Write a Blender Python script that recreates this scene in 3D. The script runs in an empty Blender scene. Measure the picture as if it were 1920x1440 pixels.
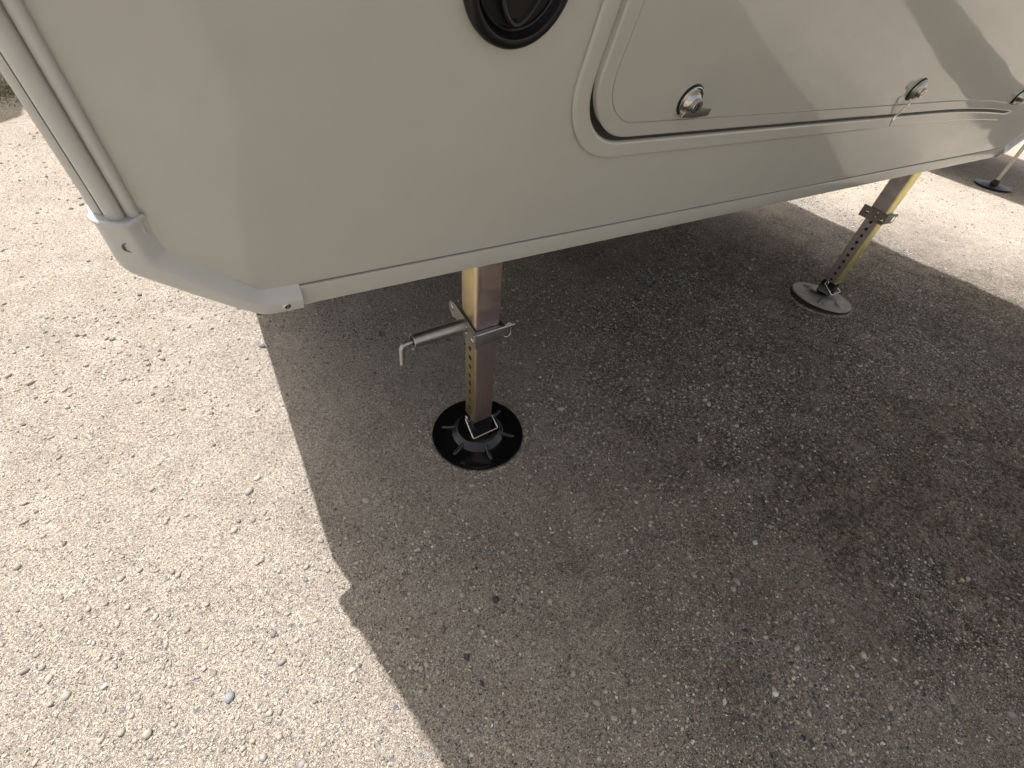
import bpy, bmesh, math, random
import numpy as np
from mathutils import Matrix, Vector
random.seed(4)
RNG = np.random.default_rng(11)
S = bpy.context.scene
COL = S.collection

# ------------------------------------------------------------------ camera, light, exposure
CAM_H = 0.9611
RT = Vector((0.8454264737656925, -0.5242637157204901, 0.10198840049266483))
DN = Vector((-0.29946454611709, -0.623422524698205, -0.7222640385051725))
FW = Vector((0.44223869468307764, 0.5800792291384523, -0.6840563023956043))
cd = bpy.data.cameras.new('camera')
cam = bpy.data.objects.new('camera', cd); COL.objects.link(cam)
cd.sensor_fit = 'HORIZONTAL'; cd.sensor_width = 36.0
cd.lens = 866.305 / 1920 * 36.0
cd.clip_start = 0.02; cd.clip_end = 1500
up = -DN; bk = -FW
cam.matrix_world = Matrix(((RT.x, up.x, bk.x, 0), (RT.y, up.y, bk.y, 0), (RT.z, up.z, bk.z, CAM_H), (0, 0, 0, 1)))
S.camera = cam

SUN = Vector((-0.140, 0.31, 1.0)).normalized()
w = bpy.data.worlds.new('World'); S.world = w; w.use_nodes = True
nt = w.node_tree; nt.nodes.clear()
sky = nt.nodes.new('ShaderNodeTexSky'); sky.sky_type = 'NISHITA'; sky.sun_disc = False
sky.sun_elevation = math.asin(SUN.z); sky.sun_rotation = math.atan2(SUN.x, SUN.y)
sky.air_density = 1.0; sky.dust_density = 4.0; sky.ozone_density = 1.0
bg = nt.nodes.new('ShaderNodeBackground'); bg.inputs['Strength'].default_value = 0.15
wo = nt.nodes.new('ShaderNodeOutputWorld')
hs = nt.nodes.new('ShaderNodeHueSaturation'); hs.inputs['Saturation'].default_value = .42   # milky summer haze
nt.links.new(sky.outputs[0], hs.inputs['Color']); wm = nt.nodes.new('ShaderNodeMix'); wm.data_type = 'RGBA'; wm.blend_type = 'MULTIPLY'; wm.inputs[0].default_value = 1; wm.inputs[7].default_value = (1.0, .945, .895, 1)
nt.links.new(hs.outputs[0], wm.inputs[6]); nt.links.new(wm.outputs[2], bg.inputs[0]); nt.links.new(bg.outputs[0], wo.inputs[0])
ld = bpy.data.lights.new('sun', 'SUN'); ld.energy = 4.3; ld.angle = math.radians(0.55); ld.color = (1.0, 0.968, 0.955)
sun = bpy.data.objects.new('sun', ld); COL.objects.link(sun)
sun.rotation_euler = SUN.to_track_quat('Z', 'Y').to_euler()
S.view_settings.view_transform = 'Standard'; S.view_settings.look = 'None'
S.view_settings.exposure = 0.74; S.view_settings.gamma = 1.0; S.view_settings.use_curve_mapping = False
S.render.engine = 'CYCLES'
S.cycles.max_bounces = 8; S.cycles.diffuse_bounces = 5

# ------------------------------------------------------------------ node helpers
def new_mat(name, base=(.8, .8, .8), rough=.5, metal=0.0, spec=.5, coat=0.0, coat_rough=.05):
    m = bpy.data.materials.new(name); m.use_nodes = True
    b = m.node_tree.nodes['Principled BSDF']
    b.inputs['Base Color'].default_value = (*base, 1); b.inputs['Roughness'].default_value = rough
    b.inputs['Metallic'].default_value = metal; b.inputs['Specular IOR Level'].default_value = spec
    b.inputs['Coat Weight'].default_value = coat; b.inputs['Coat Roughness'].default_value = coat_rough
    return m, m.node_tree, b
def nd(t, ty, **k):
    n = t.nodes.new(ty)
    for a, v in k.items():
        if a in n.inputs: n.inputs[a].default_value = v
        else: setattr(n, a, v)
    return n
def ramp(t, fac, stops, interp='LINEAR'):
    r = t.nodes.new('ShaderNodeValToRGB'); r.color_ramp.interpolation = interp
    e = r.color_ramp.elements
    while len(e) < len(stops): e.new(0.5)
    for q, (p, c) in zip(e, stops):
        q.position = p; q.color = (*c, 1) if len(c) == 3 else c
    t.links.new(fac, r.inputs[0]); return r.outputs[0]
def mix(t, fac, a, b, mode='MIX'):
    m = t.nodes.new('ShaderNodeMix'); m.data_type = 'RGBA'; m.blend_type = mode; m.clamp_factor = True
    for sock, v in ((m.inputs[0], fac), (m.inputs[6], a), (m.inputs[7], b)):
        if isinstance(v, (int, float)): sock.default_value = v
        elif isinstance(v, tuple): sock.default_value = (*v, 1)
        else: t.links.new(v, sock)
    return m.outputs[2]
def mth(t, op, a, b=None, c=None, clamp=False):
    m = t.nodes.new('ShaderNodeMath'); m.operation = op; m.use_clamp = clamp
    for i, v in enumerate((a, b, c)):
        if v is None: continue
        if isinstance(v, (int, float)): m.inputs[i].default_value = v
        else: t.links.new(v, m.inputs[i])
    return m.outputs[0]
def coords(t): return t.nodes.new('ShaderNodeNewGeometry').outputs['Position']
def objco(t): return t.nodes.new('ShaderNodeTexCoord').outputs['Object']
def noise(t, co, scale, detail=2, rough=.5, dist=0):
    n = nd(t, 'ShaderNodeTexNoise', Scale=scale, Detail=detail, Roughness=rough, Distortion=dist)
    t.links.new(co, n.inputs['Vector']); return n
def voro(t, co, scale, feature='F1', rnd=1.0):
    n = nd(t, 'ShaderNodeTexVoronoi', Scale=scale, Randomness=rnd); n.feature = feature
    t.links.new(co, n.inputs['Vector']); return n
def bump(t, b, h, strength, dist, prev=None):
    n = nd(t, 'ShaderNodeBump', Strength=strength, Distance=dist)
    t.links.new(h, n.inputs['Height'])
    if prev is not None: t.links.new(prev, n.inputs['Normal'])
    if b is not None: t.links.new(n.outputs[0], b.inputs['Normal'])
    return n.outputs[0]

# ------------------------------------------------------------------ materials
def mat_gelcoat(name, base, rough=.16, wav=.0035, texture=0.0):
    m, t, b = new_mat(name, base, rough)
    co = coords(t)
    n1 = noise(t, co, 2.2, 2, .45)
    n2 = noise(t, co, 40, 4, .6)
    dirt = noise(t, co, 6.0, 6, .65)
    c = mix(t, ramp(t, dirt.outputs[0], [(.42, (0, 0, 0)), (.75, (.35, .35, .35))]), base, (base[0]*.86, base[1]*.84, base[2]*.78))
    sp = voro(t, co, 55.0)
    spm = ramp(t, sp.outputs['Distance'], [(.0, (1, 1, 1)), (.045, (0, 0, 0))])
    spr = ramp(t, sp.outputs['Color'], [(.84, (0, 0, 0)), (.88, (1, 1, 1))])
    c = mix(t, mth(t, 'MULTIPLY', spm, mth(t, 'MULTIPLY', spr, .55)), c, (.16, .13, .10))
    t.links.new(c, b.inputs['Base Color'])
    rr = mth(t, 'ADD', mth(t, 'MULTIPLY', dirt.outputs[0], .08), rough - .04, clamp=True)
    t.links.new(rr, b.inputs['Roughness'])
    bn = bump(t, None, n1.outputs[0], 1.0, wav)
    if texture: bn = bump(t, None, noise(t, co, 900, 2, .6).outputs[0], texture, .001, bn)
    t.links.new(bn, b.inputs['Normal'])
    return m
M_PANEL = mat_gelcoat('panel gelcoat', (.392, .394, .350), .070, .0035)
M_DOOR = mat_gelcoat('door gelcoat', (.366, .368, .326), .030, .0022)
M_TRIM = mat_gelcoat('frame paint', (.40, .402, .358), .10, .0005)
M_MOLD = mat_gelcoat('vinyl moulding', (.425, .425, .393), .42, .0005, .12)
M_CAP = mat_gelcoat('moulded corner plastic', (.43, .435, .415), .36, .0003, .10)
M_BODY = mat_gelcoat('body skin', (.66, .64, .58), .3, .001)

def mat_simple(name, base, rough, metal=0, spec=.5, var=.25, scale=60, bmp=.0003, coat=0):
    m, t, b = new_mat(name, base, rough, metal, spec, coat)
    co = objco(t); n = noise(t, co, scale, 5, .6)
    c = mix(t, n.outputs[0], tuple(v*(1-var) for v in base), tuple(min(1, v*(1+var)) for v in base))
    t.links.new(c, b.inputs['Base Color'])
    t.links.new(mth(t, 'ADD', mth(t, 'MULTIPLY', noise(t, co, scale*.4, 4, .6).outputs[0], .2), rough-.1, clamp=True), b.inputs['Roughness'])
    bump(t, b, n.outputs[0], .5, bmp)
    return m
M_BLACKP = mat_simple('black plastic', (.006, .006, .0065), .34, spec=.3, var=.3)
M_RUBBER = mat_simple('black rubber seal', (.018, .017, .016), .6)
M_GLOSSK = mat_simple('gloss black powder coat', (.005, .005, .006), .13, bmp=.00008, scale=30)
M_CHROME = mat_simple('polished lock metal', (.46, .45, .43), .22, 1.0, bmp=.0001)
M_DULL = mat_simple('dull zinc', (.38, .38, .37), .38, 1.0, bmp=.0002)
M_WIRE = mat_simple('bright wire', (.8, .8, .8), .22, 1.0, bmp=.0)
M_BELLY = mat_simple('black underbelly', (.02, .02, .02), .7)
M_BRONZE = mat_simple('stained steel bracket', (.16, .14, .12), .42, .8)
M_POLE = mat_simple('dusty cream pole', (.50, .47, .38), .5, .1)

def mat_chromate(swap=False):
    m, t, b = new_mat('yellow zinc chromate', (.6, .5, .3), .36, 1.0)
    co = objco(t)
    mp = nd(t, 'ShaderNodeMapping'); mp.inputs['Scale'].default_value = (1, 1, .35); t.links.new(co, mp.inputs[0])
    n = noise(t, mp.outputs[0], 16, 3, .55, .8)
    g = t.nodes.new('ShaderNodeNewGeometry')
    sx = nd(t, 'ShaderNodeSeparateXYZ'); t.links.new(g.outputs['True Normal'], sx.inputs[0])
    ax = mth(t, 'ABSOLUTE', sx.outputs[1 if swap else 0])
    dk = .55 if swap else 1.0  # far leg: broad faces painted darker, for the dim ground they reflect
    # reflections and sheen painted per pair of faces: gold sides, rosy front
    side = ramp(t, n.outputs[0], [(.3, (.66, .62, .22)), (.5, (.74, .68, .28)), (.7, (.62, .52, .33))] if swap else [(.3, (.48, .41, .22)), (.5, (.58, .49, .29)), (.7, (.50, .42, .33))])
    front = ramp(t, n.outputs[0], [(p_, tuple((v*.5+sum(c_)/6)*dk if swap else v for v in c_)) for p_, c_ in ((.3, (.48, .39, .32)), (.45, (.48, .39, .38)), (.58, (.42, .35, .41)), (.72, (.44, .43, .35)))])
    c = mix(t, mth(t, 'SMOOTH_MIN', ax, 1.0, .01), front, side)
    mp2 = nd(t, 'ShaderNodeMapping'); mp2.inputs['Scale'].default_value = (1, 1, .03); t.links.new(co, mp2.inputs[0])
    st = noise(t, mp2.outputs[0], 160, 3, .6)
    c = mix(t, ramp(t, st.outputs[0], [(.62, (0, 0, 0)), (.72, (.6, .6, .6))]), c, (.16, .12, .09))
    t.links.new(c, b.inputs['Base Color'])
    t.links.new(mth(t, 'ADD', mth(t, 'MULTIPLY', noise(t, co, 50, 5, .6).outputs[0], .3), .22), b.inputs['Roughness'])
    bump(t, b, st.outputs[0], .3, .0002)
    return m
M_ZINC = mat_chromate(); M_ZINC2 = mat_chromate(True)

def mat_dusty_pad():
    m, t, b = new_mat('dust covered black steel', (.1, .1, .1), .6)
    co = objco(t)
    n = noise(t, co, 22, 5, .65, .5)
    sz = nd(t, 'ShaderNodeSeparateXYZ'); t.links.new(co, sz.inputs[0])
    low = ramp(t, sz.outputs[2], [(.010, (1, 1, 1)), (.03, (0, 0, 0))])
    f = mth(t, 'MULTIPLY', ramp(t, n.outputs[0], [(.25, (.45, .45, .45)), (.6, (1, 1, 1))]), low)
    t.links.new(mix(t, f, (.012, .012, .012), (.30, .28, .245)), b.inputs['Base Color'])
    t.links.new(mth(t, 'ADD', mth(t, 'MULTIPLY', f, .5), .28), b.inputs['Roughness'])
    bump(t, b, n.outputs[0], .5, .0006)
    return m
M_DUSTY = mat_dusty_pad()

def mat_ground():
    m, t, b = new_mat('dusty packed gravel', (.4, .36, .3), .95, spec=.06)
    co = coords(t)
    big = noise(t, co, 1.3, 5, .6, .4)
    mid = noise(t, co, 9, 6, .65, .3)
    c = mix(t, ramp(t, mid.outputs[0], [(.3, (0, 0, 0)), (.7, (1, 1, 1))]), (.45, .400, .338), (.60, .542, .470))
    c = mix(t, mth(t, 'MULTIPLY', ramp(t, big.outputs[0], [(.35, (1, 1, 1)), (.65, (0, 0, 0))]), .35), c, (.40, .36, .30))
    # sand grains, 1.5 to 3 mm
    v1 = voro(t, co, 420); v2 = voro(t, co, 900)
    s1 = nd(t, 'ShaderNodeSeparateColor'); t.links.new(v1.outputs['Color'], s1.inputs[0])
    s2 = nd(t, 'ShaderNodeSeparateColor'); t.links.new(v2.outputs['Color'], s2.inputs[0])
    g1 = ramp(t, s1.outputs[0], [(0, (.25, .25, .26)), (.07, (.66, .66, .66)), (.2, (.93, .93, .92)), (.8, (1.1, 1.09, 1.08)), (1, (1.4, 1.38, 1.35))])
    g2 = ramp(t, s2.outputs[0], [(0, (.42, .42, .43)), (.45, (1, 1, 1)), (1, (1.55, 1.52, 1.48))])
    c = mix(t, 1.0, c, g1, 'MULTIPLY'); c = mix(t, .9, c, g2, 'MULTIPLY')
    # chips flush with the surface, 5 to 12 mm
    wob = noise(t, co, 160, 2); vm = nd(t, 'ShaderNodeVectorMath'); vm.operation = 'MULTIPLY_ADD'
    t.links.new(wob.outputs['Color'], vm.inputs[0]); vm.inputs[1].default_value = (.006, .006, .006); t.links.new(co, vm.inputs[2])
    chips = None
    for sc, th, r in ((95, .86, .40), (190, .74, .40), (50, .95, .32)):
        v = voro(t, vm.outputs[0], sc)
        sp = nd(t, 'ShaderNodeSeparateColor'); t.links.new(v.outputs['Color'], sp.inputs[0])
        mask = mth(t, 'MULTIPLY', mth(t, 'GREATER_THAN', sp.outputs[0], th), ramp(t, v.outputs['Distance'], [(r-.06, (1, 1, 1)), (r, (0, 0, 0))]))
        cc = ramp(t, sp.outputs[1], [(0, (.22, .23, .24)), (.16, (.30, .31, .31)), (.32, (.36, .33, .29)), (.5, (.44, .40, .34)), (.68, (.50, .46, .40)), (.8, (.62, .60, .56)), (.86, (.48, .36, .26)), (.92, (.36, .26, .22)), (.96, (.68, .65, .58))], 'CONSTANT')
        c = mix(t, mth(t, 'MULTIPLY', mask, .75), c, cc)
        chips = mask if chips is None else mth(t, 'MAXIMUM', chips, mask)
    pits = noise(t, co, 150, 5, .75)
    c = mix(t, 1.0, c, ramp(t, pits.outputs[0], [(.30, (.40, .40, .41)), (.42, (.86, .86, .86)), (.56, (1.03, 1.03, 1.02)), (.72, (1.28, 1.26, 1.22))]), 'MULTIPLY')
    # oily wet stains plus painted shade, under and in front of the trailer
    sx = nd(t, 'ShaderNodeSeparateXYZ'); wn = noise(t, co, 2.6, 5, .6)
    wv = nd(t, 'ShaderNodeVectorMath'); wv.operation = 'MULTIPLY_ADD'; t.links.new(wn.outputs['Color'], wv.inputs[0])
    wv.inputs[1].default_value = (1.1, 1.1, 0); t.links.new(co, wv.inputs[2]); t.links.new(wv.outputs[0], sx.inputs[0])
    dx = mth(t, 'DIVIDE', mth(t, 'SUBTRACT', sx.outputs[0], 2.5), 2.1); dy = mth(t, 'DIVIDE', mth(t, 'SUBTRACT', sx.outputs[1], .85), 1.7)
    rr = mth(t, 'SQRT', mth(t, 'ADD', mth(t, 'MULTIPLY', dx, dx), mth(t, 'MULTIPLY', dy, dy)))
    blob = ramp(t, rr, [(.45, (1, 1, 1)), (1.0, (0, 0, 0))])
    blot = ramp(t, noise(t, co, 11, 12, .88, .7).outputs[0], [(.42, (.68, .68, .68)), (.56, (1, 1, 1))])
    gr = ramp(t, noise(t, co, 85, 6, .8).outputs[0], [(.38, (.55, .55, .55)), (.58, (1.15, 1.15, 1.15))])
    stain_shade = mth(t, 'MULTIPLY', mth(t, 'MULTIPLY', blob, blot), gr, clamp=True)
    c = mix(t, mth(t, 'MULTIPLY', stain_shade, .98), c, mix(t, 1.0, c, (.185, .172, .165), 'MULTIPLY'))
    # faint dark blotches elsewhere
    b2 = ramp(t, noise(t, co, 13, 8, .76, .5).outputs[0], [(.60, (0, 0, 0)), (.72, (.32, .32, .32))])
    c = mix(t, b2, c, mix(t, 1.0, c, (.55, .57, .60), 'MULTIPLY'))
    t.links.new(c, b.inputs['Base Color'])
    # relief
    h1 = mth(t, 'MULTIPLY', ramp(t, v1.outputs['Distance'], [(0, (1, 1, 1)), (.6, (0, 0, 0))]), s1.outputs[1])
    bn = bump(t, None, noise(t, co, 60, 9, .80).outputs[0], 1.0, .016)
    # two faint tyre tread ridges running back under the trailer
    so = nd(t, 'ShaderNodeSeparateXYZ'); t.links.new(co, so.inputs[0])
    nw = noise(t, co, 9, 3)
    ph = mth(t, 'MULTIPLY', mth(t, 'ADD', so.outputs[0], mth(t, 'ADD', mth(t, 'MULTIPLY', so.outputs[1], .16), mth(t, 'MULTIPLY', nw.outputs[0], .03))), 170.0)
    band = mth(t, 'MULTIPLY', ramp(t, mth(t, 'ABSOLUTE', mth(t, 'SUBTRACT', mth(t, 'ADD', so.outputs[0], mth(t, 'MULTIPLY', so.outputs[1], .16)), .285)), [(.05, (1, 1, 1)), (.075, (0, 0, 0))]), ramp(t, nw.outputs[0], [(.4, (0, 0, 0)), (.55, (1, 1, 1))]))
    bn = bump(t, None, mth(t, 'MULTIPLY', mth(t, 'SINE', ph), band), .8, .0022, bn)
    bn = bump(t, None, h1, .9, .004, bn)
    bn = bump(t, None, chips, .7, .0012, bn)
    t.links.new(bn, b.inputs['Normal'])
    return m
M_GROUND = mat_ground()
def mat_stone():
    m, t, b = new_mat('loose stone', (.4, .4, .4), .85, spec=.3)
    a = nd(t, 'ShaderNodeAttribute'); a.attribute_name = 'tone'
    n = noise(t, coords(t), 320, 4, .6)
    c = mix(t, .5, a.outputs['Color'], ramp(t, n.outputs[0], [(.3, (.6, .6, .6)), (.7, (1.3, 1.3, 1.3))]), 'MULTIPLY')
    t.links.new(c, b.inputs['Base Color']); bump(t, b, n.outputs[0], .5, .001)
    return m
M_STONE = mat_stone()
def mat_grass():
    m, t, b = new_mat('dry olive grass', (.11, .12, .05), .8)
    t.links.new(ramp(t, noise(t, coords(t), 14, 3).outputs[0], [(.35, (.07, .08, .035)), (.65, (.21, .19, .10))]), b.inputs['Base Color'])
    return m
M_GRASS = mat_grass()

# ------------------------------------------------------------------ mesh helpers
class MB:
    def __init__(s): s.v = []; s.f = []
    def add(s, verts, faces):
        o = len(s.v); s.v += [tuple(p) for p in verts]; s.f += [tuple(i+o for i in f) for f in faces]; return s
    def box(s, x0, x1, y0, y1, z0, z1, c=0.0):
        bm = bmesh.new(); bmesh.ops.create_cube(bm, size=1)
        for v in bm.verts: v.co = ((x0+x1)/2+v.co.x*(x1-x0), (y0+y1)/2+v.co.y*(y1-y0), (z0+z1)/2+v.co.z*(z1-z0))
        if c: bmesh.ops.bevel(bm, geom=bm.edges[:], offset=c, segments=2, affect='EDGES', profile=.5)
        bm.verts.index_update(); s.add([v.co[:] for v in bm.verts], [[v.index for v in f.verts] for f in bm.faces]); bm.free(); return s
    def lathe(s, prof, n=48, M=None):
        vs = []; fs = []
        for r, h in prof:
            for k in range(n):
                a = 2*math.pi*k/n; p = Vector((r*math.cos(a), r*math.sin(a), h)); vs.append((M @ p)[:] if M else p[:])
        for i in range(len(prof)-1):
            for k in range(n): fs.append((i*n+k, i*n+(k+1) % n, (i+1)*n+(k+1) % n, (i+1)*n+k))
        if prof[-1][0] > 1e-6: fs.append(tuple((len(prof)-1)*n+k for k in range(n)))
        if prof[0][0] > 1e-6: fs.append(tuple(reversed(range(n))))
        return s.add(vs, fs)
    def tube(s, pts, r, n=10, closed=False):
        pts = [Vector(p) for p in pts]; rings = []; nrm = None
        N = len(pts)
        for i, p in enumerate(pts):
            a = pts[(i-1) % N] if (i or closed) else pts[0]; c = pts[(i+1) % N] if (i < N-1 or closed) else pts[-1]
            d = (c-a).normalized()
            if nrm is None: nrm = d.orthogonal().normalized()
            nrm = (nrm - d*nrm.dot(d)).normalized(); bi = d.cross(nrm)
            rings.append([(p+(nrm*math.cos(2*math.pi*k/n)+bi*math.sin(2*math.pi*k/n))*r)[:] for k in range(n)])
        vs = [q for g in rings for q in g]; fs = []
        for i in range(N if closed else N-1):
            j = (i+1) % N
            for k in range(n): fs.append((i*n+k, i*n+(k+1) % n, j*n+(k+1) % n, j*n+k))
        if not closed: fs += [tuple(reversed(range(n))), tuple((N-1)*n+k for k in range(n))]
        return s.add(vs, fs)
    def loft(s, loops, cap0=False, cap1=False, closed=True):
        n = len(loops[0]); vs = [q for l in loops for q in l]; fs = []
        for i in range(len(loops)-1):
            for k in range(n if closed else n-1): fs.append((i*n+k, i*n+(k+1) % n, (i+1)*n+(k+1) % n, (i+1)*n+k))
        if cap0: fs.append(tuple(reversed(range(n))))
        if cap1: fs.append(tuple((len(loops)-1)*n+k for k in range(n)))
        return s.add(vs, fs)
    def build(s, name, mat, parent=None, smooth=35, fix=True):
        me = bpy.data.meshes.new(name); me.from_pydata(s.v, [], s.f)
        if fix:
            bm = bmesh.new(); bm.from_mesh(me); bmesh.ops.remove_doubles(bm, verts=bm.verts, dist=1e-6)
            bmesh.ops.recalc_face_normals(bm, faces=bm.faces); bm.to_mesh(me); bm.free()
        me.materials.append(mat)
        if smooth: me.shade_smooth(); me.set_sharp_from_angle(angle=math.radians(smooth))
        o = bpy.data.objects.new(name, me); COL.objects.link(o)
        if parent is not None: o.parent = parent
        return o
def arc(cx, cy, r, a0, a1, n):
    return [(cx+r*math.cos(math.radians(a0+(a1-a0)*i/n)), cy+r*math.sin(math.radians(a0+(a1-a0)*i/n))) for i in range(n+1)]
def rrect(x0, x1, y0, y1, r, n=10):
    return arc(x0+r, y0+r, r, 180, 270, n)+arc(x1-r, y0+r, r, 270, 360, n)+arc(x1-r, y1-r, r, 0, 90, n)+arc(x0+r, y1-r, r, 90, 180, n)
def bend(pts, r=.012, n=6):
    pts = [Vector(p) for p in pts]; out = [pts[0]]
    for a, b, c in zip(pts, pts[1:], pts[2:]):
        u = (a-b); v = (c-b); q = min(r, u.length*.45, v.length*.45); p0 = b+u.normalized()*q; p1 = b+v.normalized()*q
        for i in range(n+1):
            t = i/n; out.append(p0*(1-t)**2+b*2*t*(1-t)+p1*t*t)
    return out+[pts[-1]]
def empty(name, loc=(0, 0, 0), parent=None):
    o = bpy.data.objects.new(name, None); COL.objects.link(o); o.location = loc
    if parent is not None: o.parent = parent
    return o
def tag(o, label=None, cat=None, group=None, kind=None):
    for k, v in (('label', label), ('category', cat), ('group', group), ('kind', kind)):
        if v: o[k] = v
    return o

# ------------------------------------------------------------------ ground
def ht(x, y):
    x = np.asarray(x, float); y = np.asarray(y, float); z = 0*x
    for a, kx, ky, p in ((.0035, 2.1, 1.3, .3), (.0030, -1.7, 2.9, 1.1), (.0016, 6.3, 4.1, 2.2), (.0013, -5.2, 8.3, .7), (.0008, 14., 9., 1.9), (.0007, -11., 17., .2), (.0005, 31., 23., 1.)):
        z = z + a*np.sin(kx*x+ky*y+p+1.3*np.sin(.7*ky*x-.5*kx*y))
    f = np.exp(-((x/14)**2+(y/14)**2))
    return z*f-.004
def axis_pts():
    fine = np.arange(-2.5, 7.0, .02)
    out = [7.0]; st = .03
    while out[-1] < 600: st *= 1.25; out.append(out[-1]+st)
    neg = [-2.5]; st = .03
    while neg[-1] > -600: st *= 1.25; neg.append(neg[-1]-st)
    return np.array(sorted(neg[1:])+list(fine)+out)
A = axis_pts(); nx = len(A)
X, Y = np.meshgrid(A, A, indexing='ij'); Z = ht(X, Y)
me = bpy.data.meshes.new('ground')
V = np.stack([X, Y, Z], -1).reshape(-1, 3)
i = np.arange(nx-1)[:, None]*nx+np.arange(nx-1)[None, :]
F = np.stack([i, i+nx, i+nx+1, i+1], -1).reshape(-1, 4)
me.vertices.add(len(V)); me.vertices.foreach_set('co', V.ravel().astype(np.float32))
me.loops.add(F.size); me.loops.foreach_set('vertex_index', F.ravel().astype(np.int32))
me.polygons.add(len(F)); me.polygons.foreach_set('loop_start', (np.arange(len(F))*4).astype(np.int32))
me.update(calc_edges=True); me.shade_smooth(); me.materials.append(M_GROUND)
ground = bpy.data.objects.new('ground', me); COL.objects.link(ground); tag(ground, kind='structure')

# loose stones
def ico():
    bm = bmesh.new(); bmesh.ops.create_icosphere(bm, subdivisions=1, radius=1); bm.verts.index_update()
    v = np.array([q.co[:] for q in bm.verts]); f = np.array([[q.index for q in p.verts] for p in bm.faces]); bm.free(); return v, f
IV, IF = ico()
TONES = np.array([(.17, .175, .185), (.25, .26, .27), (.30, .295, .28), (.36, .33, .28), (.42, .38, .32), (.47, .42, .35), (.52, .48, .41), (.62, .60, .56), (.40, .32, .24), (.29, .22, .19), (.48, .41, .31), (.09, .09, .095)])
TP = np.array([.14, .16, .14, .14, .12, .09, .06, .035, .02, .02, .02, .07]); TP = TP/TP.sum()
OV = np.array([(1, 0, 0), (0, 1, 0), (-1, 0, 0), (0, -1, 0), (0, 0, 1), (.5, .5, -.6)]); OF = np.array([(0, 1, 4), (1, 2, 4), (2, 3, 4), (3, 0, 4)])
def stone_mesh(name, x, y, r, tone, flat=.55, sink=.25, IV=IV, IF=IF):
    n = len(x); th = RNG.uniform(0, 2*np.pi, n)
    sx = r*RNG.uniform(.75, 1.35, n); sy = r*RNG.uniform(.6, 1.0, n); sz = r*flat*RNG.uniform(.7, 1.25, n)
    P = IV[None]*(1+RNG.uniform(-.24, .24, (n, len(IV), 1)))
    P = P*np.stack([sx, sy, sz], -1)[:, None]
    c, s = np.cos(th)[:, None], np.sin(th)[:, None]
    Q = np.stack([P[..., 0]*c-P[..., 1]*s, P[..., 0]*s+P[..., 1]*c, P[..., 2]], -1)
    Q += np.stack([x, y, ht(x, y)+sz*sink], -1)[:, None]
    FF = (IF[None]+(np.arange(n)*len(IV))[:, None, None]).reshape(-1, 3)
    me = bpy.data.meshes.new(name); QV = Q.reshape(-1, 3)
    me.vertices.add(len(QV)); me.vertices.foreach_set('co', QV.ravel().astype(np.float32))
    me.loops.add(FF.size); me.loops.foreach_set('vertex_index', FF.ravel().astype(np.int32))
    me.polygons.add(len(FF)); me.polygons.foreach_set('loop_start', (np.arange(len(FF))*3).astype(np.int32))
    me.update(calc_edges=True); me.shade_smooth()
    at = me.attributes.new('tone', 'FLOAT_COLOR', 'POINT')
    C = np.repeat(np.c_[tone, np.ones(n)], len(IV), 0); at.data.foreach_set('color', C.ravel().astype(np.float32))
    me.materials.append(M_STONE); o = bpy.data.objects.new(name, me); COL.objects.link(o); return o
def pnoise(x, y):
    v = 0
    for a, k, p in ((1, 3.1, .5), (.8, 5.7, 1.9), (.7, 9.3, 4.), (.5, 17., 2.2)):
        v = v+a*np.sin(k*x+1.7*np.sin(k*.6*y+p))*np.sin(k*y*1.1+p*2+1.3*np.sin(k*.5*x))
    return v
def scatter(n, rmin, rmax, power, region, clump):
    x = RNG.uniform(region[0], region[1], n); y = RNG.uniform(region[2], region[3], n)
    keep = RNG.uniform(0, 1, n) < np.clip(.45+clump*pnoise(x, y), .06, 1)
    d = np.stack([x, y, 0*x-CAM_H], -1)
    fx = d@np.array(RT); fy = d@np.array(DN); fz = d@np.array(FW)
    with np.errstate(all='ignore'):
        px = 960+866*fx/fz; py = 720+866*fy/fz
    vis = (fz > .05) & (px > -160) & (px < 2080) & (py > -60) & (py < 1600)
    for cx, cy in ((.434, .688), (2.122, .69), (5.163, 1.075)): vis &= np.hypot(x-cx, y-cy) > .123
    k = keep & vis; x = x[k]; y = y[k]; n = len(x); u = RNG.uniform(0, 1, n)
    r = (rmin**-power+u*(rmax**-power-rmin**-power))**(-1/power)
    return x, y, r
parts = [scatter(120000, .0009, .0070, 2.3, (-1.3, 2.4, -.6, 1.7), .26),
         scatter(90000, .0018, .009, 2.3, (-2.2, 5.6, .2, 5.2), .26),
         scatter(2200, .0030, .0115, 3.0, (-1.6, 2.8, -.7, 2.0), .45)]
px_, py_, pr_ = [np.concatenate(q) for q in zip(*parts)]
tone = TONES[RNG.choice(len(TONES), len(px_), p=TP)]*RNG.uniform(.85, 1.15, (len(px_), 1))
dust = np.clip(RNG.normal(.55, .28, (len(px_), 1)), 0, .9)
dust[pr_ < .0028] = np.clip(dust[pr_ < .0028]-.25, 0, 1)
tone = tone*(1-dust)+np.array([(.50, .45, .375)])*dust
tone[pr_ > .0036] *= .74
ga = [scatter(360000, .0007, .0024, 2.4, (-1.2, 2.3, -.6, 1.5), .22), scatter(150000, .0014, .0038, 2.4, (-2.0, 5.4, .4, 5.0), .22)]
hx_, hy_, hr_ = [np.concatenate(q) for q in zip(*ga)]
gt = np.array([(.48, .43, .365)])*RNG.uniform(.50, 1.10, (len(hx_), 1))*RNG.choice([1, .25, 1.55], (len(hx_), 1), p=[.84, .12, .04])
grit = stone_mesh('grit', hx_, hy_, hr_, gt, .9, .15, OV, OF)
tag(grit, 'fine sandy grit covering the packed ground', 'grit', kind='stuff')
dx_, dy_, dr_ = scatter(260000, .0010, .0060, 1.9, (.15, 3.2, -.6, 1.9), .3)
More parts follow.
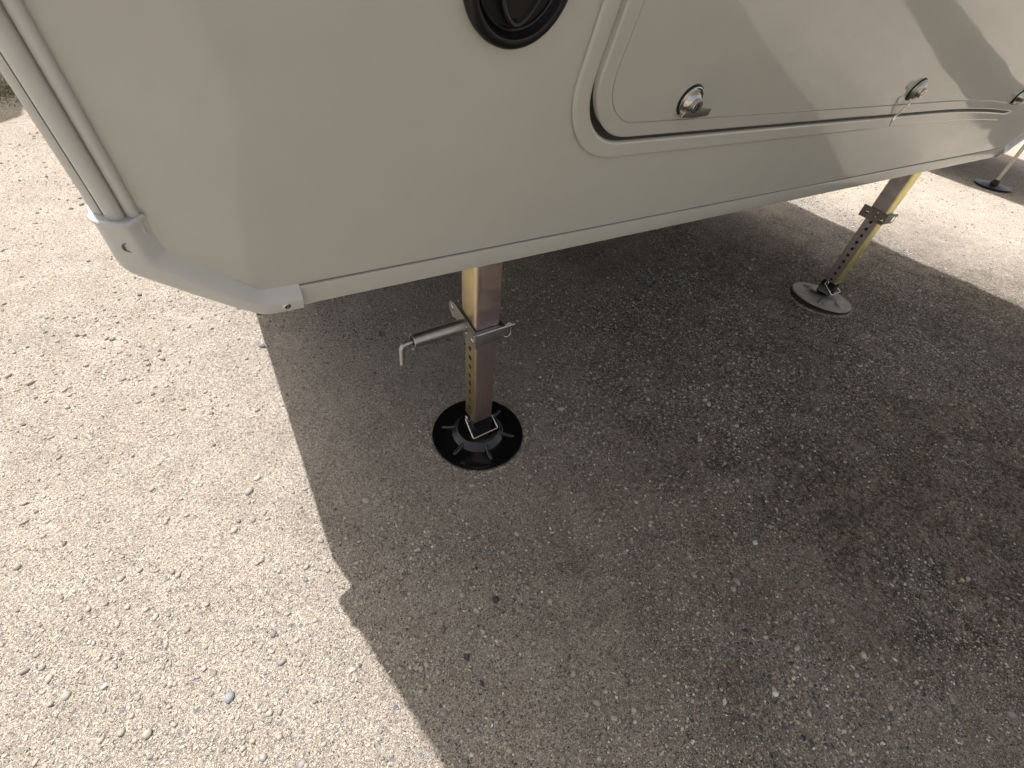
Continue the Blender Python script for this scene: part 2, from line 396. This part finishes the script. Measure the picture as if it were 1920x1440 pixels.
dn_ = pnoise(dx_*1.3+4, dy_*1.3+2)+.55*pnoise(dx_*4.1, dy_*3.7); dk_ = dn_+.35*np.clip(dx_-.9, -1, 1)+RNG.normal(0, .25, len(dx_)) > .75; dx_, dy_, dr_ = dx_[dk_], dy_[dk_], dr_[dk_]
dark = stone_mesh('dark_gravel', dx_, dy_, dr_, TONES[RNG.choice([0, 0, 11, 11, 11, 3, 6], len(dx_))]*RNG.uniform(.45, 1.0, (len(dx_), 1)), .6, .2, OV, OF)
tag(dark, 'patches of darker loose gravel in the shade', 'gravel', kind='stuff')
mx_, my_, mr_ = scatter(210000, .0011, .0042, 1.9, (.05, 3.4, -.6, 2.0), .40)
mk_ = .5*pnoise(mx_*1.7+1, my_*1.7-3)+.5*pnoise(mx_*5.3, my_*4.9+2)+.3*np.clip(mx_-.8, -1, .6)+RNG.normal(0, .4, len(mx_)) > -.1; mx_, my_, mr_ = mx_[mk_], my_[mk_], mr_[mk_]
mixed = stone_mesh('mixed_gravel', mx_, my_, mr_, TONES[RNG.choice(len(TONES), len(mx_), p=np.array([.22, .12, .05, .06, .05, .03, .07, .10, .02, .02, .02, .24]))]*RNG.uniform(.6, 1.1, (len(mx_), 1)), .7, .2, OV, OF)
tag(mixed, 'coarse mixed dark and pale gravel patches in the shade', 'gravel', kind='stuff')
for cx_, cy_ in ((.434, .689), (2.118, .690), (5.163, 1.075)):
    n_ = 900; a_ = RNG.uniform(0, 2*np.pi, n_); q_ = .1225+np.abs(RNG.normal(0, .007, n_))
    px_ = np.r_[px_, cx_+q_*np.cos(a_)]; py_ = np.r_[py_, cy_+q_*np.sin(a_)]; pr_ = np.r_[pr_, RNG.uniform(.0012, .0034, n_)]
    tone = np.r_[tone, np.array([(.42, .38, .31)])*RNG.uniform(.45, 1.1, (n_, 1))]
gravel = stone_mesh('gravel', px_, py_, pr_, tone, .72, .3)
tag(gravel, 'loose grey, tan and white gravel scattered over the dusty ground', 'gravel', kind='stuff')

def gpx(px, py):
    d = RT*((px-960)/866.305)+DN*((py-720)/866.305)+FW; return d.x*(-CAM_H/d.z), d.y*(-CAM_H/d.z)
for (px, py, r, tn, lab) in (
    (1415, 1018, .0085, (.42, .43, .44), 'pale grey lump of stone standing proud in the shade right of the middle'),
    (491, 648, .011, (.20, .20, .21), 'dark grey stone in the sun, left of the shadow edge below the corner cap'),
    (1493, 1216, .007, (.40, .33, .24), 'light tan pebble in the lower right shade, the upper left one of two'),
    (1618, 1229, .008, (.42, .35, .27), 'tan oblong pebble in the lower right shade, right of the other tan pebble'),
    (930, 1126, .009, (.05, .05, .055), 'black stone in the shade below the round foot plate'),
    (1453, 1302, .006, (.62, .60, .54), 'off white oblong pebble in the shade near the bottom edge'),
    (775, 655, .008, (.42, .39, .30), 'greenish tan chip lying just below the bent handle'),
    (480, 895, .009, (.48, .41, .31), 'sandy tan stone in the sunlit ground left of the shadow'),
    (430, 1308, .008, (.24, .25, .26), 'slate blue pebble in the sun near the bottom left'),
    (350, 1180, .007, (.27, .20, .18), 'reddish brown pebble lying in the sunlit gravel')):
    gx, gy = gpx(px, py)
    o = stone_mesh('stone', np.array([0.]), np.array([0.]), np.array([r]), np.array([tn]), .7, .35)
    z0_ = float(ht(gx, gy)-ht(0, 0)); o.location = (gx, gy, z0_)
    tag(o, lab, 'stone', 'larger stones lying loose on the gravel')

# ------------------------------------------------------------------ trailer front
L = 0.25805; Y0 = .6425; Z0 = .544; XC = 1.4300
SL, CL = math.sin(L), math.cos(L)
def P(x, s, d=0.0):
    t = max(0, (x-1.7)/.65); s2 = s-.04*t*t*min(1, max(0, (s-.05)/.25))*(1 if s < .6 else .5)
    dd = d
    for gx, gs, a, sx, ss in ((1.95, .10, .0016, .16, .05), (2.32, .12, -.0022, .14, .06), (2.55, .08, .0022, .10, .05), (1.6, .10, -.0008, .2, .06)):
        dd += a*math.exp(-((x-gx)/sx)**2-((s-gs)/ss)**2)*max(0, min(1, (s-.036)/.03))
    if x > 2.70: dd -= .22*(x-2.70)**2
    if x < .03: dd -= .8*(.03-x)**2
    return (x, Y0-s2*SL-dd*CL, Z0+s2*CL-dd*SL)
def FR(x, s, d=0.0):
    p = P(x, s, d); return Matrix(((1, 0, 0, p[0]), (0, -SL, -CL, p[1]), (0, CL, -SL, p[2]), (0, 0, 0, 1)))
SM = 1.25
trailer = empty('travel_trailer', (XC, Y0, 0))
tag(trailer, 'greige gelcoated trailer front leaning over the gravel, raised on two square zinc landing legs', 'trailer')
inv = Matrix.Translation((-XC, -Y0, 0))
def W(o, parent=None):      # a part built in world coordinates, hung under the trailer
    o.parent = trailer if parent is None else parent
    if parent is None: o.matrix_parent_inverse = inv
    return o
# edge line of the cap: x of the outer edge as the cap narrows above the door line
def edge_in(s): return 0 if s < .42 else -.012*min(1, (s-.42)/.3)
def edge_in_r(s): return 0 if s < .12 else .14*min(1, (s-.12)/.4)

# front panel skin (grid), corner chamfered behind the cap
mb = MB(); xs = np.concatenate([np.linspace(-.085, .1, 14), np.linspace(.12, 2.6, 150), np.linspace(2.62, 2.97, 40)]); ss = np.linspace(.0, SM, 90)
vs = []; fs = []
for x in xs:
    for s in ss:
        e = edge_in(s)
        lo = max(-.085+e, -.085+max(0, .09-s)*1.1); hi = 2*XC-max(-.085+edge_in_r(s), -.085+max(0, .09-s)*1.1)
        xx = min(max(float(x), lo), hi)
        vs.append(P(xx, float(s)))
n2 = len(ss)
for a in range(len(xs)-1):
    for b_ in range(n2-1): fs.append((a*n2+b_, (a+1)*n2+b_, (a+1)*n2+b_+1, a*n2+b_+1))
mb.add(vs, fs); panel = W(mb.build('front_panel', M_PANEL, smooth=60))

# bottom rail: a thin strip along the lower edge with a return underneath
mb = MB(); loops = []
for x in np.linspace(.06, 2*XC-.06, 160):
    prof = ((.0365, .0002), (.0362, .0030), (.034, .0036), (.003, .0036), (-.002, .0028), (-.0045, .0), (-.005, -.006), (-.005, -.05), (.03, -.05))
    loops.append([P(float(x), s, d) for s, d in prof])
mb.loft(loops, True, True); W(mb.build('bottom_rail', M_TRIM, smooth=20))

mb = MB(); loops = []  # thin dark strip along the seam above the bottom rail
for x in np.linspace(.07, 2*XC-.07, 200):
    loops.append([P(float(x), s_, d_) for s_, d_ in ((.0362, .0002), (.0366, .0011), (.0378, .0011), (.0382, .0002))])
mb.loft(loops, closed=False); W(mb.build('seam_line', mat_simple('dark seam', (.13, .12, .105), .6), smooth=50))

# vertical corner mouldings
def moulding(mir):
    prof = [(-.105, -.05), (-.1045, -.012), (-.1025, -.003), (-.0975, .0015), (-.0945, .0015), (-.0938, -.0025), (-.0930, .0015)]
    prof += [(-.0845+.0085*math.cos(a), .003+.0085*math.sin(a)) for a in np.linspace(math.pi, 0.12, 12)]
    prof += [(-.0752, .002)] + [(-.0690+.0060*math.cos(a), .002+.0058*math.sin(a)) for a in np.linspace(math.pi-.2, 0.05, 10)]
    prof += [(-.0628, -.002), (-.0628, -.05)]
    loops = []
    for s in np.linspace(.155, SM, 50):
        e = edge_in_r(s) if mir else edge_in(s)
        e -= .0065*max(0, min(1, (s-.19)/.17))*(0 if mir else 1)
        row = [P((x+e) if not mir else 2*XC-(x+e), float(s), d) for x, d in prof]
        loops.append(row)
    m = MB(); m.loft(loops, True, True); return W(m.build('corner_moulding', M_MOLD, smooth=50))
moulding(False); moulding(True)

# moulded corner caps
def resample(path, n):
    p = [Vector((*q, 0)) for q in path]; L_ = [0]
    for a, b_ in zip(p, p[1:]): L_.append(L_[-1]+(b_-a).length)
    return L_, p
def cap(mir):
    outer = [(-.1055, .176), (-.1060, .150), (-.1065, .120), (-.105, .108), (-.100, .099), (-.090, .0905), (-.075, .078), (-.03, .0395), (0.0, .0135), (.010, .0055), (.019, .000), (.030, -.004), (.05, -.0055), (.077, -.0055)]
    inner = [(-.0595, .176), (-.0590, .155), (-.0575, .135), (-.0555, .127), (-.052, .121), (-.047, .1155), (-.038, .107), (-.008, .0785), (.012, .059), (.020, .051), (.025, .0455), (.032, .0415), (.05, .0405), (.077, .0400)]
    prof = [(0.0, -.018), (0.0, -.004), (.03, .004), (.09, .0095), (.2, .0118), (.50, .0145), (.58, .0148), (.66, .0136), (.80, .0085), (.93, .0025), (1.0, -.0005), (1.0, -.004)]
    N = 1
    loops = []
    # subdivide stations
    st = []
    for i_ in range(len(outer)-1):
        k = 3
        for j in range(k): st.append((i_, j/k))
    st.append((len(outer)-2, 1.0))
    for i_, t in st:
        o = [outer[i_][q]*(1-t)+outer[i_+1][q]*t for q in (0, 1)]; n_ = [inner[i_][q]*(1-t)+inner[i_+1][q]*t for q in (0, 1)]
        row = []
        for u, d in prof:
            x = o[0]*(1-u)+n_[0]*u; s = o[1]*(1-u)+n_[1]*u
            if mir: x = 2*XC-x
            fl = max(0.0, min(1.0, (s-.160)/.014)); row.append(P(x, s, d*(1+.35*fl) if d > 0 else d))
        loops.append(row)
    # flared lip over the moulding
    lip = [tuple(Vector(p)) for p in loops[0]]
    m = MB(); m.loft(loops, True, True)
    c_ = W(m.build('corner_cap', M_CAP, smooth=45))
    rim = MB(); path = []
    for u, d in ((.03, .003), (.10, .0120), (.25, .0155), (.55, .0190), (.70, .0160), (.85, .0100), (.96, .004)):
        x = -.1065*(1-u)-.0595*u; path.append(P(2*XC-x if mir else x, .1755, d-.001))
    rim.tube(bend(path, .004, 3), .0030, 10)
    W(rim.build('cap_lip', M_CAP), c_)
    return c_
cp = cap(False); cp2 = cap(True)
for c_, mir in ((cp, False), (cp2, True)):
    xx = .053 if not mir else 2*XC-.053
    m = MB(); m.lathe([(.0062, 0), (.0062, .0012), (.005, .0022), (.0022, .0028), (0, .0016)], 24)
    sc = m.build('screw', M_CHROME); sc.parent = c_; sc.matrix_local = FR(xx, .014, .0132)
    m = MB(); m.box(-.0028, .0028, -.0006, .0006, .0022, .0031); m.box(-.0006, .0006, -.0028, .0028, .0022, .0031)
    sl = m.build('screw_slot', M_BLACKP); sl.parent = c_; sl.matrix_local = FR(xx, .014, .0131)
# access pocket with a recessed screw in the left cap
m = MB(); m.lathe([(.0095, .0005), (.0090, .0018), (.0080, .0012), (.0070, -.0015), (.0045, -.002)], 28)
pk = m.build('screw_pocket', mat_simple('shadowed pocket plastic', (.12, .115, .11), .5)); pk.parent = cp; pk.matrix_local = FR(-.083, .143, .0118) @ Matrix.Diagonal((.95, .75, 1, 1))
m = MB(); m.lathe([(.0040, 0), (.0040, .0014), (.003, .0022), (0, .0024)], 20)
ps = m.build('screw', M_CHROME); ps.parent = cp; ps.matrix_local = FR(-.0815, .1455, .0105)
# soft wedge rib moulded beside the pocket
m = MB(); q = [(-.066, .168, .0135), (-.060, .160, .0128), (-.064, .112, .0128), (-.070, .150, .0142)]
m.add([P(*a) for a in q], [(0, 1, 2, 3)])

# compartment door: frame, seal, slab
def rr_loop(x0, x1, s0, s1, r, inset, d, n=14):
    pts = rrect(x0+inset, x1-inset, s0+inset, s1-inset, max(.004, r-inset), n); out = []
    for a, b_ in zip(pts, pts[1:]+pts[:1]):
        k = max(1, int(math.hypot(b_[0]-a[0], b_[1]-a[1])/.03))
        for j in range(k): out.append((a[0]+(b_[0]-a[0])*j/k, a[1]+(b_[1]-a[1])*j/k))
    return out
def rr_loft(m, rect, steps, fill=False):
    base = rr_loop(*rect, 0, 0); loops = []
    x0, x1, s0, s1, r = rect
    # walk the same parameter on every inset so vertex counts agree
    for ins, d in steps:
        row = []
        for (x, s) in base:
            cx = min(max(x, x0+r), x1-r); cs = min(max(s, s0+r), s1-r)
            v = Vector((x-cx, s-cs)); l = v.length
            k = max(0.0, (l-ins)/l) if l > 1e-9 else 1
            row.append(P(cx+v.x*k, cs+v.y*k, d))
        loops.append(row)
    m.loft(loops, False, False)
    return loops
door = empty('compartment_door', (0, 0, 0)); door.parent = trailer; door.matrix_parent_inverse = inv
FRECT = (.4660, 2.432, .1885, 1.08, .124)
DRECT = (.4925, 2.398, .2300, 1.035, .098)
m = MB(); rr_loft(m, FRECT, [(.0, -.0005), (-.0006, .0032), (.0012, .0052), (.0040, .0062), (.0240, .0062), (.0268, .0052), (.0282, .0030), (.0284, -.001)])
W(m.build('door_frame', M_TRIM, smooth=14), None)
m = MB(); lp = rr_loft(m, FRECT, [(.0275, .0012), (.085, .0012)]); W(m.build('door_seal', M_RUBBER, smooth=50))
m = MB(); lp = rr_loft(m, DRECT, [(.020, .0030), (.0, .0034), (-.0004, .0135), (.0012, .0156), (.0035, .0164), (.0222, .0164), (.0228, .0166), (.0232, .0140), (.0246, .0138), (.0252, .0152), (.030, .0153), (.0979, .0153), (.098, .0153)])
# fill the middle with rows so the skin follows the panel
dk = len(m.v)
gx = np.linspace(DRECT[0]+.0975, DRECT[1]-.0975, 60); gs = np.linspace(DRECT[2]+.0975, DRECT[3]-.0975, 30)
m.add([P(float(a), float(b_), .0153) for a in gx for b_ in gs], [(a*30+b_, (a+1)*30+b_, (a+1)*30+b_+1, a*30+b_+1) for a in range(59) for b_ in range(29)])
slab = W(m.build('door_slab', M_DOOR, smooth=14, fix=True))
slab.parent = door; slab.matrix_parent_inverse = Matrix.Identity(4)
door.matrix_parent_inverse = Matrix.Identity(4); door.matrix_world = Matrix.Identity(4)
door.location = (-XC, -Y0, 0)

# latches on the door
def latch(x, s, lever=True):
    F_ = Matrix.Translation((0, 0, 0)) @ FR(x, s, .0153)
    m = MB(); m.lathe([(.0245, 0), (.0245, .0022), (.0236, .0032), (.0222, .0034)], 40)
    root = m.build('latch', M_BLACKP); root.parent = door; root.matrix_local = F_
    m = MB(); m.lathe([(.0226, .0030), (.0224, .0046), (.0212, .0054), (.0188, .0048), (.0178, .0036), (.0170, .0040), (.0155, .0085), (.0128, .0120), (.0106, .0135), (.0104, .0160), (.0098, .0166), (.0092, .0162)], 40)
    m.build('latch_cup', M_CHROME, root)
    m = MB(); m.lathe([(.0098, .0150), (.0100, .0190), (.0092, .0200), (.0, .0202)], 28); m.build('lock_cylinder', M_CHROME, root)
    m = MB(); m.box(-.0009, .0009, -.0045, .0045, .0198, .0206); m.build('keyhole', M_BLACKP, root)
    if lever:
        m = MB()
        secs = []
        for (xx, s0, s1, d0, d1) in ((-.011, -.020, -.012, .002, .0105), (.000, -.0185, -.007, .005, .0165), (.014, -.0165, -.0055, .010, .0195), (.034, -.0130, -.0035, .016, .0215)):
            secs.append([(xx, s0, d0), (xx, s0-.0008, d1-.001), (xx, s0+.001, d1), (xx, s1, d1), (xx, s1, d0+.003)])
        m.loft(secs, True, True); m.build('latch_lever', M_DULL, root, smooth=30)
        m = MB(); m.box(-.013, -.009, -.0215, -.0125, .002, .0115, .0008); m.build('lever_tip', M_CHROME, root)
    else:
        # open hasp: a curved strip hanging down over the gap
        pth = [(-.009, -.016, .008), (-.010, -.028, .015), (-.008, -.036, .010), (-.006, -.046, .012), (-.006, -.056, .006), (-.008, -.066, .010), (-.012, -.076, .016)]
        pp = bend(pth, .005, 4); a = []; b2 = []
        secs = [[(p[0]-.0055, p[1], p[2]), (p[0]+.0055, p[1], p[2]), (p[0]+.0055, p[1]+.0004, p[2]+.0014), (p[0]-.0055, p[1]+.0004, p[2]+.0014)] for p in pp]
        m = MB(); m.loft(secs, True, True); m.build('hanging_hasp', M_CHROME, root, smooth=50)
        m = MB(); m.lathe([(.021, .005), (.021, .0075), (.014, .012), (.0, .013)], 28); m.build('latch_boss', M_DULL, root)
    return root
def lat_pos(xa, sa, d=.02): k = (.515-d)/.515; return xa*k, .567+(sa-.567)*k
latch(*lat_pos(.722, .272)); latch(*lat_pos(1.525, .276), False); latch(*lat_pos(2.318, .268))

# round black inlet hatch
m = MB(); m.lathe([(.0665, -.002), (.0668, .004), (.0655, .0095), (.0625, .0125), (.0585, .0135), (.0545, .0125), (.0525, .0080), (.0505, .0040), (.0480, .0025), (.0, .0020)], 72)
inlet = m.build('round_hatch', M_BLACKP); inlet.parent = trailer; inlet.matrix_local = inv @ FR(.345, .411, 0)
m = MB(); m.lathe([(.0500, .0040), (.0498, .0062), (.0480, .0070), (.0462, .0060), (.0455, .0030)], 64); r_ = m.build('hatch_ring', M_BLACKP, inlet)
def lobe(k, d): return [(.038*k*math.sin(a)*(1-.42*(1+math.cos(a))/2), .000-.0445*k*math.cos(a), d) for a in np.linspace(0, 2*math.pi, 48, endpoint=False)]
m = MB(); m.loft([lobe(1, .003), lobe(.98, .0125), lobe(.92, .0145), lobe(.86, .0138), lobe(.80, .0095), lobe(.2, .0085)], False, True); m.build('hatch_flap', M_BLACKP, inlet)

# underside, return flange and body
m = MB()
m.box(.0, 2.58, .72, 9.0, .560, .60, .004); W(m.build('underbelly', M_BELLY))
m = MB()
def sec(x, y): return x, y
side = [(.66, .575), (9.0, .575), (9.0, 3.25), (-.20, 3.25), (-.55, 3.05), (-.72, 2.6), (-.66, 2.1), (-.42, 1.86), (.20, 1.77), (Y0-SM*SL+.03, Z0+SM*CL)]
a = [(-.082+.03*(y-.6), y+.045, z) for y, z in side]; b_ = [(2.58, y+.045, z) for y, z in side]
m.add(a+b_, [tuple(range(len(side))), tuple(reversed(range(len(side), 2*len(side))))]+[(i_, (i_+1) % len(side), len(side)+(i_+1) % len(side), len(side)+i_) for i_ in range(len(side))])
W(m.build('body', M_BODY, smooth=30))

# landing legs --------------------------------------------------------------
def sq(wd, z, r=.006, n=5): return [(x, y, z) for x, y in rrect(-wd/2, wd/2, -wd/2, wd/2, r, n)]
def make_leg(first):
    mz = M_ZINC if first else M_ZINC2
    m = MB(); z0_, z1_ = .372, .66
    m.loft([sq(.0562, z0_+.001, .005), sq(.062, z0_, .007), sq(.062, z1_, .007), sq(.0562, z1_, .005)])
    m.loft([sq(.0562, z0_+.001, .005), sq(.0562, z1_, .005)])
    leg = m.build('landing_leg', mz, smooth=40)
    # inner tube with real holes through the -x and +x faces
    h = .0255; r = .005; za, zb = .082, .40; hs = [.093+.0272*k for k in range(11)]; hr = .0062
    m = MB(); prof = rrect(-h, h, -h, h, r, 5)
    # corners order: starts at left-bottom arc; split into strips so both x faces stay open for the hole cells
    q = 6
    c0 = prof[0:q]; c1 = prof[q:2*q]; c2 = prof[2*q:3*q]; c3 = prof[3*q:4*q]
    for strip in (c0+c1, c2+c3):
        m.loft([[(x, y, za) for x, y in strip], [(x, y, zb) for x, y in strip]], closed=False)
    yb = h-r
    for sx_ in (-1, 1):
        zs = [za]+[(a_+b2)/2 for a_, b2 in zip(hs, hs[1:])]+[zb]
        for k, hz in enumerate(hs):
            lo, hi = zs[k], zs[k+1] if k < len(hs)-1 else zb
            n = 16; ring = [(hr*math.cos(2*math.pi*(j+.5)/n), hz+hr*math.sin(2*math.pi*(j+.5)/n)) for j in range(n)]
            outr = []
            for (yy, zz) in ring:
                dy, dz = yy, zz-hz; t_ = min(yb/abs(dy) if dy else 9, ((hi-hz) if dz > 0 else (hz-lo))/abs(dz) if dz else 9)
                outr.append((dy*t_, hz+dz*t_))
            vs = [(sx_*h, yy, zz) for yy, zz in outr]+[(sx_*h, yy, zz) for yy, zz in ring]+[(sx_*(h-.004), yy, zz) for yy, zz in ring]
            fs = [(j, (j+1) % n, n+(j+1) % n, n+j) for j in range(n)]+[(n+j, n+(j+1) % n, 2*n+(j+1) % n, 2*n+j) for j in range(n)]
            # cell corners
            cor = [(yb, hi), (-yb, hi), (-yb, lo), (yb, lo)]
            for cy_, cz_ in cor:
                near = sorted(range(n), key=lambda j: (outr[j][0]-cy_)**2+(outr[j][1]-cz_)**2)[:2]
                vs.append((sx_*h, cy_, cz_)); fs.append((near[0], near[1], len(vs)-1))
            m.add(vs, fs)
    m.build('inner_tube', mz, leg, smooth=40)
    m = MB(); m.box(-.0205, .0205, -.0205, .0205, .08, .39); m.build('tube_dark_fill', M_BELLY, leg)  # black block standing for the dark inside of the hollow tube
    mf = M_GLOSSK if first else M_DUSTY
    m = MB()
    m.lathe([(.113, .000), (.120, .001), (.1215, .004), (.120, .0075), (.116, .0082), (.112, .0066), (.070, .0080), (.066, .0100), (.058, .0265), (.055, .0290), (.040, .0315), (.0, .0315)], 96)
    for k in range(6):
        a = math.radians(60*k+22)
        loops = []
        for t_, hw, hh in ((.052, .006, .018), (.060, .0065, .0225), (.068, .0065, .0185), (.080, .006, .0150), (.092, .0055, .0120), (.098, .0035, .0085)):
            row = []
            for j in range(9):
                b3 = math.pi*j/8; u = hw*math.cos(b3); z = .006+(hh-.006)*math.sin(b3)
                row.append((t_*math.cos(a)-u*math.sin(a), t_*math.sin(a)+u*math.cos(a), z))
            loops.append(row)
        m.loft(loops, True, True, closed=False)
    m.build('foot_plate', mf, leg, smooth=40)
    m = MB(); m.loft([sq(.058, .030, .008), sq(.054, .036, .007), sq(.0535, .083, .006), sq(.047, .083, .004), sq(.047, .060, .004)]); m.build('foot_socket', M_GLOSSK, leg, smooth=40)
    # bail wire of the foot pin
    w_ = bend([(-.031, .004, .079), (-.0325, .010, .071), (-.034, .000, .066), (-.036, -.041, .043), (.036, -.041, .047), (.034, -.004, .066), (.029, .000, .070)], .004, 4)
    m = MB(); m.tube(w_, .0014, 8); lp_ = [(-.0335, .003+.0055*math.cos(t_), .0755+.009*math.sin(t_)) for t_ in np.linspace(0, 2*math.pi, 18, endpoint=False)]
    m.tube(lp_, .0014, 8, closed=True); m.build('retaining_wire', M_WIRE, leg)
    m = MB(); m.tube([(-.034, .0, .067), (.036, .0, .067)], .0035, 12); m.build('foot_pin', M_CHROME, leg)
    mc = M_DULL if first else M_BRONZE
    # release collar
    m = MB(); poly = [(-.075, .372), (-.078, .384), (-.070, .398), (-.046, .402), (.010, .392), (.044, .381), (.044, .345), (.030, .342), (-.012, .350), (-.045, .366), (-.060, .360)]
    if not first: poly = [(-.052, .350), (-.052, .388), (.042, .383), (.042, .343), (-.052, .347)]
    poly = [(-(y), z) for y, z in poly]
    a_ = [(-.0365, y, z) for y, z in poly]; b4 = [(-.0330, y, z) for y, z in poly]
    m.add(a_+b4, [tuple(range(len(poly))), tuple(reversed(range(len(poly), 2*len(poly))))]+[(i_, (i_+1) % len(poly), len(poly)+(i_+1) % len(poly), len(poly)+i_) for i_ in range(len(poly))])
    m.build('side_plate', mc, leg, smooth=0)
    m = MB(); m.box(-.0325, .040, -.0375, -.0325, .344, .380, .001); m.box(.0335, .038, -.032, .034, .348, .380, .001); m.box(-.0325, .034, .0325, .0365, .346, .380, .001)
    m.build('collar', mc, leg)
    m = MB(); m.tube([(-.040, -.0405, .377), (.052, -.0405, .377)], .0036, 12); m.tube([(.052, -.0405, .377), (.060, -.0405, .377)], .0022, 8)
    m.build('trip_rod', mc, leg)
    m = MB(); m.tube(bend([(.036, -.040, .381), (.052, -.040, .382), (.052, -.040, .352), (.044, -.040, .345), (.036, -.040, .350)], .004, 4), .0016, 8); m.build('spring_clip', M_CHROME, leg)
    for (yy, zz, rr_) in ((.060 if first else .030, .386 if first else .368, .0065), (-.030, .358, .0070), (-.004, .377, .0042), (-.004, .361, .0042)):
        m = MB(); m.lathe([(rr_, 0), (rr_, .0012), (rr_*.7, .0022), (0, .0024)], 20, Matrix(((0, 0, -1, -.0365), (0, 1, 0, yy), (1, 0, 0, zz), (0, 0, 0, 1))))
        m.build('rivet', M_CHROME, leg)
    if first:
        R_ = Matrix(((0, 0, -1, -.036), (0, 1, 0, .012), (1, 0, 0, .369), (0, 0, 0, 1)))
        m = MB(); m.lathe([(.0, .0), (.0145, .0), (.0145, .112), (.0152, .1135), (.0145, .115), (.0125, .115), (.0120, .104), (.0, .104)], 36, R_); ph = m.build('pin_housing', M_DULL, leg, smooth=40)
        m = MB(); m.tube(bend([(-.12, .012, .369), (-.174, .012, .366), (-.177, .012, .318)], .012, 8), .0056, 14); m.build('pull_pin', M_DULL, leg, smooth=60)
    else:
        m = MB(); m.box(.034, .060, -.010, .012, .372, .392, .003); m.build('release_tab', mc, leg)
    return leg
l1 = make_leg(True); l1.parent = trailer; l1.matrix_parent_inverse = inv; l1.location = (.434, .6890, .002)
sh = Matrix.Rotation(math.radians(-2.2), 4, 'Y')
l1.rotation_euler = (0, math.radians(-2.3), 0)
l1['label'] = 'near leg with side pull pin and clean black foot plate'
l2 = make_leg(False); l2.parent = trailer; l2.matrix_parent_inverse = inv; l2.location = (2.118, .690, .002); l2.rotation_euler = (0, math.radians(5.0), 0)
l2['label'] = 'far leg with dust covered foot plate'

# ------------------------------------------------------------------ neighbouring trailer and an added shadow caster
def neighbour(name, x0, x1, yf, z0_, label, leg_at=None, nose=1.6):
    t = empty(name, ((x0+x1)/2, yf, 0)); tag(t, label, 'trailer'); iv = Matrix.Translation((-(x0+x1)/2, -yf, 0))
    side = [(yf, z0_), (yf+6, z0_), (yf+6, 3.0), (yf-nose+.6, 3.0), (yf-nose, 2.6), (yf-nose, 2.0), (yf-.35, 1.7)]
    m = MB(); n = len(side); ins = lambda y: .25*max(0, (yf-.2-y)/nose)
    a = [(x0+ins(y), y, z) for y, z in side]; b_ = [(x1-ins(y)*1.6, y, z) for y, z in side]
    m.add(a+b_, [tuple(range(n)), tuple(reversed(range(n, 2*n)))]+[(i_, (i_+1) % n, n+(i_+1) % n, n+i_) for i_ in range(n)])
    o = m.build('body', M_BODY, t, smooth=30); o.matrix_parent_inverse = iv
    m = MB(); m.box(x0+.1, x1-.1, yf+.1, yf+5.9, z0_-.06, z0_-.002); o = m.build('underbelly', M_BELLY, t); o.matrix_parent_inverse = iv
    m = MB()
    m.box(x0+.05, x1-.05, yf-.012, yf-.002, z0_+.002, z0_+.05, .002); o = m.build('bottom_rail', M_TRIM, t); o.matrix_parent_inverse = iv
    if leg_at:
        m = MB(); m.lathe([(.0125, .02), (.0125, .75)], 24); p = m.build('landing_leg', M_POLE, t); p.matrix_parent_inverse = iv; p.location = leg_at
        m = MB(); m.lathe([(.113, .0), (.120, .002), (.120, .010), (.105, .012), (.055, .018), (.03, .022), (.018, .05), (.0, .05)], 64); m.build('foot_plate', M_BLACKP, p)
    return t
neighbour('travel_trailer', 4.86, 6.35, .93, .62, 'next trailer over on a thin cream pole leg in deep shade beyond the right corner', (5.163, 1.075, .002), 2.2)
neighbour('travel_trailer', -3.6, -1.15, 4.72, .62, 'added unseen trailer body casting the dark shadow on the ground at the upper left', None, .5)  # body added only to cast that shadow; the real object is unknown

# grassy strip at the upper left
n = 5200; gx = RNG.uniform(-1.75, -.66, n); gy = 4.34+.16*np.sin(gx*5)+RNG.normal(0, .16, n)
hh = RNG.uniform(.006, .02, n); th = RNG.uniform(0, 6.28, n); ww = RNG.uniform(.002, .004, n); gz = ht(gx, gy)
lx = RNG.normal(0, .012, n); ly = RNG.normal(0, .012, n)
vs = []; fs = []
for k in range(n):
    c_, s_ = math.cos(th[k])*ww[k], math.sin(th[k])*ww[k]; o_ = len(vs)
    vs += [(gx[k]-c_, gy[k]-s_, gz[k]), (gx[k]+c_, gy[k]+s_, gz[k]), (gx[k]+lx[k], gy[k]+ly[k], gz[k]+hh[k])]; fs.append((o_, o_+1, o_+2))
m = MB(); m.add(vs, fs); g = m.build('grass', M_GRASS, smooth=0, fix=False)
tag(g, 'thin dry olive grass at the upper left edge of the gravel', 'grass', kind='stuff')
